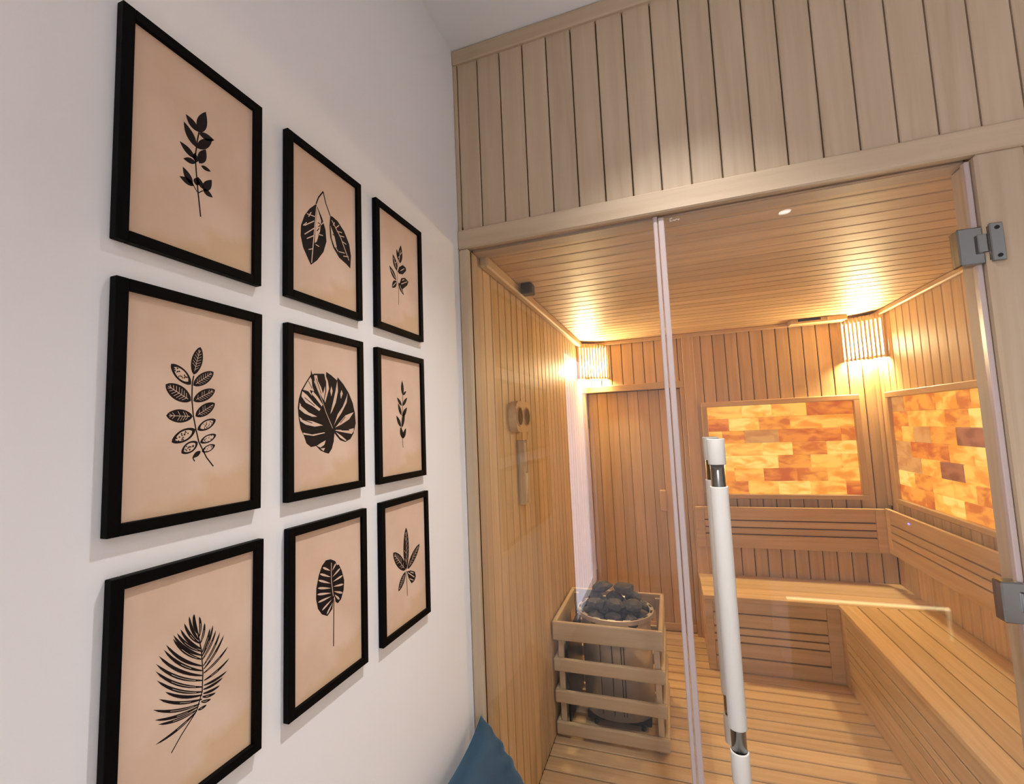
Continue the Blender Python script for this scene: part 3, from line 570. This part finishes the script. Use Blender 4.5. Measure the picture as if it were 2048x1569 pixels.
# ------------------------------------------------------------------ framed botanical prints
ART = [('TL',[-0.9979,2.0,-0.0042],[('s',[(4.6,-80.2),(0.3,-46.3),(-3.0,-16.3),(-4.8,5.8),(-2.5,30.6),(0.1,46.9)],2.0),('l',-0.5,45.0,9.6,84.5,17.4),('l',-1.3,46.0,-19.6,60.9,13.9),('l',-4.3,20.7,-22.0,48.3,15.0),('l',0.1,43.9,23.6,48.3,12.2),('l',-2.8,20.1,20.6,47.9,14.4),('l',-5.3,2.6,-27.2,15.7,12.0),('l',-3.3,-2.0,-5.5,11.2,9.7),('l',0.9,-1.0,10.5,26.1,14.4),('l',-3.8,-2.3,-21.7,-6.9,9.7),('l',3.8,-3.2,19.0,-3.6,7.5),('l',-8.1,-39.1,-22.0,-18.9,12.4),('l',-5.4,-38.3,-26.4,-35.3,11.3),('l',-2.7,-36.3,-1.5,-24.1,10.8),('l',7.2,-36.9,-0.7,-22.2,9.8),('l',7.9,-39.0,20.4,-15.9,13.3),('l',7.2,-36.9,22.6,-42.2,10.4),('s',[(0.3,-46.3),(7.3,-39.3)],1.4),('s',[(-1.1,-45.5),(-6.8,-38.4)],1.4)]),('ML',[-0.9976,1.6436,-0.007],[('s',[(27.9,-83.6),(17.4,-70.1),(6.0,-48.0),(1.5,-30.3),(-2.5,-11.5),(-4.9,9.8),(-4.9,32.5),(-3.1,44.1)],1.8),('v',-3.2,45.4,5.6,85.8,15.7),('v',-3.4,30.1,25.9,52.5,15.7),('v',-6.2,8.5,-40.0,28.7,20.5),('v',-2.9,8.6,28.6,26.7,15.6),('v',-3.2,-12.7,-38.3,-12.2,18.0),('v',0.6,-12.7,28.7,7.1,15.6),('o',-6.7,31.1,-33.8,56.7,16.6),('o',1.0,-30.3,-30.6,-47.4,16.5),('o',3.6,-31.5,30.5,-16.6,13.6),('o',4.4,-47.9,-17.6,-62.4,14.5),('o',7.8,-49.3,31.5,-38.4,11.1),('o',10.6,-62.0,30.1,-53.2,9.6),('l',8.8,-60.7,-2.7,-69.9,7.6),('s',[(-2.0,-69.3),(0.6,-74.4)],1.5)]),('BL',[-0.9946,1.2857,-0.0106],[('s',[(-26.5,-79.7),(-14.8,-66.0),(4.8,-47.5),(12.1,-26.7),(12.6,-2.0),(9.6,28.8),(2.2,61.4),(-1.6,78.6)],1.6),('f',4.8,-47.5,-46.2,-57.8,-1),('f',5.9,-46.0,-43.5,-35.8,-1),('f',7.6,-42.9,-47.7,-28.3,-1),('f',9.1,-40.6,-49.7,-15.4,-1),('f',12.3,-36.2,-43.5,-6.1,-1),('f',12.4,-31.0,-36.2,-1.4,-1),('f',12.5,-27.0,-46.6,17.4,-1),('f',11.9,-20.4,-48.5,29.2,-1),('f',11.7,-12.0,-48.2,37.7,-1),('f',11.6,-5.6,-45.2,45.9,-1),('f',11.4,0.7,-39.4,50.7,-1),('f',10.8,7.3,-36.8,55.4,-1),('f',10.0,16.1,-28.4,59.3,-1),('f',9.8,21.4,-28.1,63.6,-1),('f',9.5,26.8,-23.5,64.0,-1),('f',9.2,30.1,-19.0,66.9,-1),('f',6.5,38.6,-14.4,72.7,-1),('f',5.5,43.2,-8.1,79.4,-1),('f',3.5,52.5,-2.0,79.4,-1),('f',6.3,47.1,5.6,73.7,1),('f',8.3,37.8,13.4,62.2,1),('f',10.4,24.3,21.3,52.0,1),('f',11.0,19.8,25.7,54.5,1),('f',11.6,15.3,30.2,45.8,1),('f',12.9,6.3,36.4,40.6,1),('f',13.7,1.7,42.7,34.5,1),('f',13.8,-3.6,49.4,15.6,1),('f',14.5,-13.4,52.2,-1.3,1),('f',14.2,-19.5,48.8,-17.4,1),('f',13.8,-24.5,42.6,-23.2,1),('f',13.7,-29.7,37.9,-31.6,1),('f',12.7,-33.3,32.0,-38.3,1),('f',11.3,-38.7,25.1,-43.0,1),('f',7.0,-46.7,18.9,-47.0,1)]),('TM',[-0.7381,1.9986,-0.0053],[('p',[(-28.0,48.0),(-44.4,31.4),(-57.3,12.4),(-66.3,-11.5),(-67.0,-31.5),(-61.0,-51.6),(-50.2,-67.3),(-41.8,-78.6),(-25.9,-64.4),(-8.0,-40.3),(0.2,-16.1),(-2.4,7.0),(-11.6,27.2),(-21.4,40.7)]),('p',[(11.1,42.0),(8.8,20.9),(10.7,-2.8),(18.9,-21.0),(36.1,-36.3),(58.4,-42.6),(70.9,-48.0),(73.7,-19.6),(68.4,4.4),(52.5,27.0),(32.5,40.6),(17.4,43.3)]),('s',[(-8.4,83.3),(-21.3,64.7),(-28.0,48.0)],2.8),('s',[(-8.4,83.3),(-1.2,62.4),(11.1,42.0)],2.8),('w',[(-26.5,44.2),(-33.3,-14.8),(-39.9,-73.7)],2.1),('w',[(15.2,34.5),(41.0,9.5),(66.9,-31.7)],2.2),('q',[(-24.5,42.2),(-14.4,19.9),(-17.7,-2.4),(-26.4,-26.6),(-31.8,-31.7),(-29.4,4.5)]),('q',[(11.8,22.2),(23.5,2.4),(29.7,-16.9),(23.2,-19.4),(14.9,-4.2)]),('w',[(-31.2,21.3),(-51.8,17.8)],1.8),('w',[(-33.1,11.6),(-57.3,-7.6)],1.8),('w',[(-33.2,-3.0),(-57.4,-24.7)],1.8),('w',[(-34.0,-18.0),(-51.9,-31.0)],1.8),('w',[(-51.9,0.5),(-60.9,-9.2)],1.7),('w',[(-40.7,25.8),(-47.4,14.0)],1.8),('w',[(-37.2,-45.3),(-47.6,-50.7)],1.7),('w',[(-21.6,4.9),(-7.6,19.9)],1.8),('w',[(-23.6,-10.8),(-9.8,-8.1)],1.8),('w',[(-29.5,-33.7),(-19.9,-34.4)],1.8),('w',[(25.8,22.0),(36.9,33.1)],1.9),('w',[(30.1,17.6),(45.6,20.9)],1.9),('w',[(36.6,10.9),(52.3,14.1)],1.9),('w',[(45.4,1.8),(59.0,0.7)],1.9),('w',[(23.3,-16.3),(34.0,-24.6)],1.9),('w',[(36.2,-23.8),(54.2,-20.3)],1.9),('w',[(49.5,-28.3),(65.6,-24.1)],1.9),('w',[(19.4,25.5),(23.8,33.6)],1.9),('s',[(-23.5,12.9),(-15.7,11.9)],1.8),('s',[(-26.3,-6.0),(-19.7,2.7)],1.8),('s',[(17.1,6.0),(23.5,5.5)],1.9)]),('MM',[-0.7388,1.6414,-0.0018],[('p',[(-42.7,78.3),(-39.6,70.0),(-35.4,71.9),(-8.9,74.4),(-5.2,60.6),(-3.7,78.9),(10.3,73.3),(26.4,64.7),(28.4,71.3),(45.1,58.5),(60.3,42.5),(73.0,22.0),(79.5,0.8),(81.9,-20.5),(74.6,-41.7),(64.4,-53.2),(48.8,-58.6),(33.8,-54.7),(23.0,-45.5),(17.7,-40.4),(15.7,-55.3),(10.2,-69.8),(1.4,-79.1),(-8.8,-76.5),(-20.4,-71.7),(-31.7,-62.9),(-44.3,-64.1),(-55.1,-57.1),(-61.0,-43.2),(-68.4,-31.7),(-72.7,-13.6),(-75.0,6.7),(-72.6,22.7),(-66.6,39.1),(-55.9,53.9),(-48.1,64.0),(-44.0,69.1)]),('q',[(-44.7,64.3),(-52.8,54.1),(-62.7,39.9),(-49.9,37.9),(-40.5,29.1),(-46.7,40.5),(-35.7,38.9),(-40.4,48.0),(-41.5,59.8)]),('q',[(-64.5,37.0),(-53.0,30.7),(-37.4,17.4),(-19.6,6.0),(-23.0,2.3),(-40.6,11.3),(-56.1,16.6),(-66.6,27.6)]),('q',[(-42.1,33.7),(-30.9,24.8),(-16.3,11.0),(-13.9,14.7),(-27.6,29.8),(-38.8,38.6)]),('q',[(-70.6,16.0),(-65.2,9.3),(-50.1,-0.7),(-28.0,-8.5),(-40.8,-8.7),(-59.3,-3.2),(-71.8,4.6)]),('q',[(-71.8,-9.1),(-62.4,-14.7),(-40.9,-16.9),(-13.3,-24.8),(-34.6,-27.0),(-56.4,-23.2),(-68.9,-17.0)]),('q',[(-63.1,-37.5),(-41.0,-41.5),(-10.1,-37.9),(-8.4,-39.4),(-37.9,-43.9),(-61.9,-40.9)]),('q',[(-35.4,68.8),(-33.3,53.4),(-22.7,37.3),(-11.1,23.3),(-6.8,40.8),(-7.4,50.6),(-12.7,35.5),(-17.6,47.4),(-25.7,58.8),(-27.9,69.5)]),('q',[(-6.5,72.9),(0.3,61.1),(3.6,46.4),(-2.5,31.2),(-7.1,18.6),(-9.4,23.4),(-4.1,40.9),(-3.9,58.3)]),('q',[(26.8,63.4),(28.7,43.1),(22.1,19.9),(11.1,1.9),(6.5,-3.1),(13.1,17.0),(21.4,42.6)]),('q',[(57.5,41.0),(54.0,21.2),(38.4,-0.0),(23.4,-15.4),(16.1,-25.5),(27.3,-2.8),(42.4,13.0),(53.4,31.6)]),('q',[(75.5,2.1),(61.2,-12.7),(38.1,-23.0),(19.6,-29.2),(30.7,-20.5),(49.7,-5.0),(69.4,0.6)]),('q',[(75.2,-31.1),(53.1,-34.7),(23.2,-33.8),(19.5,-35.0),(37.8,-38.3),(68.6,-42.9),(74.7,-37.7)]),('q',[(21.3,-38.0),(37.7,-46.0),(52.7,-55.4),(48.8,-56.5),(33.9,-49.6)]),('q',[(-30.1,-62.5),(-18.6,-57.5),(-6.5,-53.2),(-10.3,-61.5),(-20.4,-66.3)]),('q',[(10.0,51.9),(13.4,42.1),(9.7,31.8),(7.0,41.7)]),('q',[(39.2,46.4),(42.8,38.8),(37.0,28.2),(35.3,38.4)]),('q',[(-20.4,-68.2),(-8.7,-67.6),(-12.1,-73.4)]),('w',[(-35.5,58.0),(-14.5,20.8),(-4.6,-0.9),(12.5,-30.4)],1.2),('s',[(-60.6,37.2),(-43.7,26.5)],1.4),('s',[(-68.2,11.5),(-50.1,0.5)],1.4),('s',[(-49.7,56.7),(-40.4,43.3)],1.4),('s',[(-65.4,-13.5),(-40.9,-20.4)],1.4),('s',[(49.7,-7.6),(34.4,-20.5)],1.6),('s',[(60.8,-34.9),(37.9,-34.5)],1.6),('s',[(-30.6,63.2),(-17.7,35.2)],1.4),('s',[(-59.1,25.7),(-34.3,11.6)],1.4)]),('BM',[-0.7374,1.2868,-0.0074],[('s',[(8.1,-82.9),(9.6,1.4)],2.3),('p',[(1.6,77.4),(14.5,70.3),(18.0,62.0),(24.2,61.1),(32.2,47.4),(38.8,27.3),(37.2,9.7),(29.4,-5.5),(20.4,-9.7),(13.9,-4.5),(11.8,6.5),(8.8,1.7),(5.2,-14.4),(-7.4,-22.5),(-21.6,-14.2),(-31.5,-0.8),(-36.1,17.5),(-35.3,36.6),(-29.3,57.1),(-21.2,71.7),(-11.0,78.8)]),('wl',-19.2,68.2,0.6,56.7,3.8),('wl',-26.5,59.0,1.4,44.8,3.8),('wl',-30.5,49.0,1.3,33.2,3.8),('wl',-32.1,35.6,2.1,24.3,3.8),('wl',-33.3,24.8,3.3,15.2,3.8),('wl',-31.4,10.3,3.3,9.4,3.7),('wl',-21.6,-7.3,4.5,3.2,3.7),('wl',-9.5,-18.9,6.2,-3.2,3.7),('wl',15.4,65.7,5.7,55.2,3.8),('wl',27.7,53.2,5.7,43.5,3.8),('wl',34.3,37.7,6.9,34.4,3.8),('wl',36.4,20.5,8.1,25.2,3.8),('wl',34.0,4.8,9.7,15.9,3.8),('wl',24.9,-4.0,11.4,9.5,3.8),('w',[(3.3,70.5),(3.1,38.5),(8.0,7.8)],1.5)]),('TR',[-0.4782,1.9957,-0.0106],[('s',[(-6.6,-79.0),(-4.8,-40.0),(-10.6,-15.3),(-11.8,10.9),(-4.5,36.3)],1.5),('l',1.9,30.9,8.1,81.7,21.8),('l',-1.3,35.6,-12.3,64.1,13.2),('l',-11.9,7.0,-28.8,44.5,19.9),('l',-15.9,-18.8,-44.7,9.7,17.5),('l',-6.2,-21.5,17.7,-48.1,14.5),('l',-14.6,-20.3,-34.3,-43.1,18.2),('p',[(-8.7,6.2),(-1.7,20.1),(15.4,31.8),(29.8,28.9),(30.9,21.4),(14.6,6.3),(-2.2,2.6)]),('p',[(-1.7,-23.9),(7.5,-5.7),(24.7,0.6),(42.0,-4.6),(34.5,-16.7),(13.4,-32.8),(0.1,-31.0)]),('w',[(-1.2,37.5),(5.0,66.9)],1.9),('w',[(-15.0,13.6),(-25.9,36.2)],1.9),('w',[(-18.9,-14.2),(-38.1,2.0)],1.9),('w',[(4.7,12.6),(22.0,24.3)],1.9),('w',[(7.0,-21.2),(34.9,-6.8)],1.9),('w',[(0.2,-27.1),(13.1,-42.5)],1.9),('w',[(-17.3,-24.9),(-30.4,-38.3)],1.9),('w',[(-4.3,44.1),(1.8,50.2)],1.9),('w',[(4.6,55.1),(11.6,63.6)],2.0),('w',[(-21.1,22.8),(-15.8,28.5)],1.9),('w',[(10.7,-10.5),(21.1,-5.3)],1.9)]),('MR',[-0.4829,1.6382,-0.0059],[('s',[(2.8,-78.0),(0.9,-52.3),(-2.7,-27.3),(3.3,13.6),(5.6,48.5),(9.0,61.5)],1.9),('l',5.8,51.7,4.2,88.3,14.6),('l',6.9,51.8,22.4,62.4,7.7),('l',0.8,24.5,-19.6,44.5,10.7),('l',3.7,24.6,25.9,46.5,11.4),('l',-1.7,0.8,-15.7,30.7,12.5),('l',2.7,-2.2,24.3,21.3,14.5),('l',-4.4,-27.3,-23.8,0.4,13.7),('l',0.1,-28.9,12.9,10.7,13.7),('l',1.9,-55.5,-7.2,-27.3,16.2),('l',3.0,-56.1,17.7,-30.6,14.3)]),('BR',[-0.4792,1.2872,-0.0077],[('s',[(0.7,-21.9),(3.5,-81.1)],2.2),('v',0.8,-20.1,2.9,79.7,24.3),('v',-2.7,-19.1,-52.9,33.8,25.7),('v',5.7,-19.7,63.9,25.7,21.4),('v',-2.8,-23.8,-33.7,-58.6,18.3),('p',[(2.7,-24.4),(18.3,-26.4),(38.5,-35.0),(43.3,-47.9),(35.4,-57.0),(22.9,-58.7),(10.5,-43.6)]),('w',[(7.5,-28.4),(35.8,-47.6)],1.9),('w',[(18.2,-30.1),(32.5,-37.0)],1.9),('w',[(14.1,-44.6),(31.9,-54.0)],1.9)])]
FW, FH, FD, FB = 0.2068, 0.310, 0.0125, 0.0145
LABELS = {'TL': 'black-framed print of a small solid dark leafy sprig, largest in view at top left', 'ML': 'black-framed print of a stem with paired mottled oval leaflets',
          'BL': 'black-framed print of a feathery palm frond', 'TM': 'black-framed print of two big drooping leaves on forked stems',
          'MM': 'black-framed print of one large striped monstera leaf', 'BM': 'black-framed print of a small monstera leaf on a long straight stem',
          'TR': 'black-framed print of a small grey mottled sprig, top frame nearest the wood', 'MR': 'black-framed print of a slim upright brown sprig, middle frame nearest the wood',
          'BR': 'black-framed print of a five-fingered palmate leaf'}
def leaf_pts(x0, y0, x1, y1, wd, n=9, power=0.85, sc=1.0, asym=0.0, ex=0.9):
    dx, dy = x1-x0, y1-y0; L = math.hypot(dx, dy) or 1; ux, uy = dx/L, dy/L; nx, ny = -uy, ux
    A_, B_ = [], []
    for k in range(n+1):
        t = k/n; h = wd/2*sc*math.sin(math.pi*t**power)**ex if 0 < k < n else 0
        tt = 0.5+(t-0.5)*(sc if sc < 1 else 1)
        cx, cy = x0+dx*tt, y0+dy*tt
        A_.append((cx+nx*h*(1+asym), cy+ny*h*(1+asym))); B_.append((cx-nx*h*(1-asym), cy-ny*h*(1-asym)))
    return A_+B_[::-1][1:-1]
def stroke(pts, wd, taper=False):
    out_ = []; n = len(pts)
    L_, R_ = [], []
    for i, (x, y) in enumerate(pts):
        a = pts[max(i-1, 0)]; b = pts[min(i+1, n-1)]; dx, dy = b[0]-a[0], b[1]-a[1]; l = math.hypot(dx, dy) or 1
        h = wd/2*(1-0.75*i/(n-1) if taper else 1)
        L_.append((x-dy/l*h, y+dx/l*h)); R_.append((x+dy/l*h, y-dx/l*h))
    return [[L_[i], L_[i+1], R_[i+1], R_[i]] for i in range(n-1)]
def build_print(items, name):
    polys = []; seen = False; rnd = random.Random(sum(map(ord, name)))
    def put(p, lay, ink): polys.append((p, lay, ink))
    for it in items:
        k = it[0]
        if k == 's':
            for q in stroke(it[1], it[2]): put(q, 3 if seen else 1, 1)
        elif k == 'w':
            seen = True
            for q in stroke(it[1], it[2]): put(q, 2, 0)
        elif k == 'p': put(it[1], 1, 1)
        elif k == 'q': seen = True; put(it[1], 2, 0)
        elif k == 'l': put(leaf_pts(*it[1:5], it[5]*0.86), 1, 1)
        elif k == 'wl': put(leaf_pts(*it[1:6], power=0.6), 2, 0)
        elif k in 'vo':
            put(leaf_pts(*it[1:6], n=14, power=0.98, ex=0.62), 1, 1)
            x0, y0, x1, y1, wd = it[1:6]; dx, dy = x1-x0, y1-y0; L = math.hypot(dx, dy); nx, ny = -dy/L, dx/L
            if k == 'o':
                put(leaf_pts(x0, y0, x1, y1, wd, n=12, power=0.98, sc=0.70, ex=0.62), 2, 0)
                for _ in range(16):
                    t = rnd.uniform(.2, .85); s = rnd.uniform(-.28, .28)*wd*math.sin(math.pi*t); c = (x0+dx*t+nx*s, y0+dy*t+ny*s); r = wd*0.07
                    put([(c[0]+r*rnd.uniform(.4, 1.5)*math.cos(a), c[1]+r*rnd.uniform(.4, 1.5)*math.sin(a)) for a in (0, 1.3, 2.4, 3.6, 5)], 3, 1)
            else:
                for q in stroke([(x0+dx*.12, y0+dy*.12), (x0+dx*.9, y0+dy*.9)], wd*0.04): put(q, 2, 0)
                nv = 7
                for j in range(nv):
                    t = .18+.6*j/(nv-1); s = wd*.36*math.sin(math.pi*min(t+.1, 1))
                    for sg in (-1, 1):
                        if rnd.random() < .15: continue
                        for q in stroke([(x0+dx*t, y0+dy*t), (x0+dx*(t+.10)+nx*s*sg, y0+dy*(t+.10)+ny*s*sg)], wd*0.032): put(q, 2, 0)
        elif k == 'f':
            x0, y0, x1, y1, sg = it[1:6]; dx, dy = x1-x0, y1-y0; L = math.hypot(dx, dy)
            cx, cy = (x0+x1)/2-(-dy)*0.14*sg*(-1), (y0+y1)/2-dx*0.14*sg*(-1)
            cx, cy = (x0+x1)/2+(dy)*0.13*sg*(1 if sg < 0 else 1), (y0+y1)/2-(dx)*0.13*sg
            pts = []
            for q in range(9):
                t = q/8; pts.append(((1-t)**2*x0+2*t*(1-t)*cx+t*t*x1, (1-t)**2*y0+2*t*(1-t)*cy+t*t*y1))
            A_, B_ = [], []
            for i, (x, y) in enumerate(pts):
                a = pts[max(i-1, 0)]; b = pts[min(i+1, 8)]; ex, ey = b[0]-a[0], b[1]-a[1]; l = math.hypot(ex, ey)
                h = 0 if i == 8 else 1.6*(0.45+0.75*math.sin(math.pi*(i/8)**0.9)); A_.append((x-ey/l*h, y+ex/l*h)); B_.append((x+ey/l*h, y-ex/l*h))
            put(A_+B_[::-1], 1, 1)
            if rnd.random() < 0.75:
                for q in stroke(pts[1:6] if rnd.random() < .5 else pts[2:5], 0.45): put(q, 2, 0)
    return polys
for name, (y0, z0, tilt), items in ART:
    t = thing('picture_frame', LABELS[name], 'picture', (0.0, y0+FW/2, z0-FH/2), 'nine framed botanical prints on the white wall')
    t.rotation_euler = (tilt, 0, 0)
    base = WL[t.name]
    hw_, hh_ = FW/2, FH/2
    for nm, (a0, a1, b0, b1) in {'stile': (-hw_, -hw_+FB, -hh_, hh_), 'stile.': (hw_-FB, hw_, -hh_, hh_), 'rail': (-hw_+FB, hw_-FB, hh_-FB, hh_), 'rail.': (-hw_+FB, hw_-FB, -hh_, -hh_+FB)}.items():
        box('frame_'+nm.rstrip('.'), 0.0005, FD, base.y+a0, base.y+a1, base.z+b0, base.z+b1, BLACK, t, 0.0008)
    vs, fs, mi = [], [], []
    iw, ih = hw_-FB+0.002, hh_-FB+0.002
    vs += [(0, -iw, -ih), (0, iw, -ih), (0, iw, ih), (0, -iw, ih), (-0.003, -iw, -ih), (-0.003, iw, -ih), (-0.003, iw, ih), (-0.003, -iw, ih)]
    fs += [(0, 1, 2, 3), (7, 6, 5, 4), (0, 4, 5, 1), (1, 5, 6, 2), (2, 6, 7, 3), (3, 7, 4, 0)]; mi += [0]*6
    for pts, lay, ink in build_print(items, name):
        k = len(vs); vs += [(0.00012*lay, a/1000, b/1000) for a, b in pts]
        ar = sum(pts[i][0]*pts[(i+1) % len(pts)][1]-pts[(i+1) % len(pts)][0]*pts[i][1] for i in range(len(pts)))
        idx = list(range(k, k+len(pts)))
        fs.append(tuple(idx if ar > 0 else idx[::-1])); mi.append(ink)
    raw('print', vs, fs, [PAPER, INK], (0.0062, base.y, base.z), t, mi)

# ------------------------------------------------------------------ seat and pillow in the corner
seat = tag(box('low_seat', 0.002, 0.70, -2.3, -0.02, 0.0, 0.205, plain('grey_upholstery', (0.25, 0.25, 0.26, 1), 0.9), None, 0.02, 2), 'low grey upholstered seat along the white wall', 'seat')
def velvet():
    mt, nt, b = mat('blue_velvet'); b.inputs['Roughness'].default_value = 0.7
    b.inputs['Sheen Weight'].default_value = 0.5; b.inputs['Sheen Tint'].default_value = (0.25, 0.55, 0.85, 1); b.inputs['Sheen Roughness'].default_value = 0.35
    tc = N(nt, 'ShaderNodeTexCoord'); n1 = N(nt, 'ShaderNodeTexNoise'); n1.inputs['Scale'].default_value = 14; n1.inputs['Detail'].default_value = 4
    nt.links.new(tc.outputs['Object'], n1.inputs['Vector']); cr = N(nt, 'ShaderNodeValToRGB')
    cr.color_ramp.elements[0].color = (0.002, 0.022, 0.052, 1); cr.color_ramp.elements[1].color = (0.006, 0.055, 0.105, 1)
    nt.links.new(n1.outputs['Fac'], cr.inputs['Fac']); nt.links.new(cr.outputs[0], b.inputs['Base Color'])
    bp = N(nt, 'ShaderNodeBump'); bp.inputs['Strength'].default_value = 0.2; nt.links.new(n1.outputs['Fac'], bp.inputs['Height']); nt.links.new(bp.outputs['Normal'], b.inputs['Normal'])
    return mt
n = 40; S = 0.43; TH = 0.075
tl = math.radians(33)
U = Vector((0, -1, 0)); V = Vector((math.sin(tl), 0, -math.cos(tl))); NN = Vector((math.cos(tl), 0, math.sin(tl)))
O = Vector((0.030, -0.022, 0.578))
vs, fs = [], []
for side in (1, -1):
    for i in range(n+1):
        for j in range(n+1):
            u, v_ = i/n, j/n; a, b = 2*u-1, 2*v_-1
            pin = 0.055
            uu = u-a*pin*(1-b*b)*abs(a)**2; vv = v_-b*pin*(1-a*a)*abs(b)**2
            h = TH*max(0.0, (1-a**4)*(1-b**4))**0.55
            # gathered creases running out of the corners
            r = min(math.hypot(u, v_), 1); h += 0.0035*math.sin(26*math.atan2(v_+1e-6, u+1e-6))*math.exp(-r*7)*min(1, r*8)
            r_ = math.hypot(u-0.12, v_-0.22); h += -0.006*math.sin(60*(u*0.35+v_*0.9))*math.exp(-r_*r_*40)
            p = O+U*(uu*S)+V*(vv*S)+NN*(h*side*(1 if side > 0 else 0.6))
            vs.append(p)
q = (n+1)*(n+1)
for i in range(n):
    for j in range(n):
        a = i*(n+1)+j; fs.append((a, a+1, a+n+2, a+n+1)); fs.append((q+a, q+a+n+1, q+a+n+2, q+a+1))
c0 = Vector((0.14, -0.235, 0.21))
me = bpy.data.meshes.new('throw_pillow'); me.from_pydata([p-c0 for p in vs], [], fs)
bm = bmesh.new(); bm.from_mesh(me); bmesh.ops.remove_doubles(bm, verts=bm.verts, dist=0.0004); bmesh.ops.recalc_face_normals(bm, faces=bm.faces); bm.to_mesh(me); bm.free()
for p_ in me.polygons: p_.use_smooth = True
me.materials.append(velvet())
tag(link('throw_pillow', me, c0), 'teal blue velvet throw pillow leaning in the wall corner', 'pillow')

# low cabinet behind the viewer; its lit top edge is mirrored in the door glass
cb = thing('low_cabinet', 'low white cabinet with a glowing edge strip behind the viewer', 'cabinet', (1.54, -1.80, 0))
LEDS = emis('warm_led_strip', (1.0, 0.88, 0.50, 1), 8.0)
box('carcass', 1.18, 1.90, -2.05, -1.565, 0.0, 0.44, plain('white_gloss', (0.75, 0.73, 0.68, 1), 0.3), cb, 0.003)
box('led_strip', 1.18, 1.90, -1.564, -1.558, 0.434, 0.446, LEDS, cb)
box('led_strip', 1.888, 1.90, -1.564, -1.558, 0.285, 0.433, emis('dim_led_strip', (1.0, 0.85, 0.5, 1), 2.2), cb)
# ------------------------------------------------------------------ recessed downlights of the outer room
DISC = emis('downlight_disc', (1, 0.97, 0.92, 1), 12.0)
RING = plain('white_ring', (0.8, 0.8, 0.78, 1), 0.4)
for i, ((x, y, z), wt) in enumerate(DOWNLIGHTS):
    t = thing('downlight', ('recessed ceiling downlight above the framed prints', 'recessed ceiling downlight behind the viewer, mirrored in the door')[i], 'downlight', (x, y, TOPZ), 'recessed ceiling downlights')
    cyl('lens', (x, y, TOPZ-0.006), (x, y, TOPZ-0.001), 0.034, DISC, t, 32)
    bm = bmesh.new(); nn_ = 32; R = [(0.0345, -0.001), (0.036, -0.009), (0.046, -0.007), (0.048, -0.001)]
    rg = [[bm.verts.new((r*math.cos(2*math.pi*k/nn_), r*math.sin(2*math.pi*k/nn_), zz)) for k in range(nn_)] for r, zz in R]
    for q_ in range(3):
        for k in range(nn_): bm.faces.new((rg[q_][k], rg[q_+1][k], rg[q_+1][(k+1) % nn_], rg[q_][(k+1) % nn_]))
    me = bpy.data.meshes.new('ring'); bm.to_mesh(me); bm.free(); me.materials.append(RING); link('ring', me, (x, y, TOPZ), t)
    ld = bpy.data.lights.new('downlight_beam', 'SPOT'); ld.energy = wt; ld.color = DOWN_COL; ld.spot_size = math.radians((90, 135)[i]); ld.spot_blend = 1.0; ld.shadow_soft_size = 0.03
    lo = bpy.data.objects.new('downlight_beam', ld); COL.objects.link(lo); lo.parent = t; lo.location = (0, 0, -0.012)
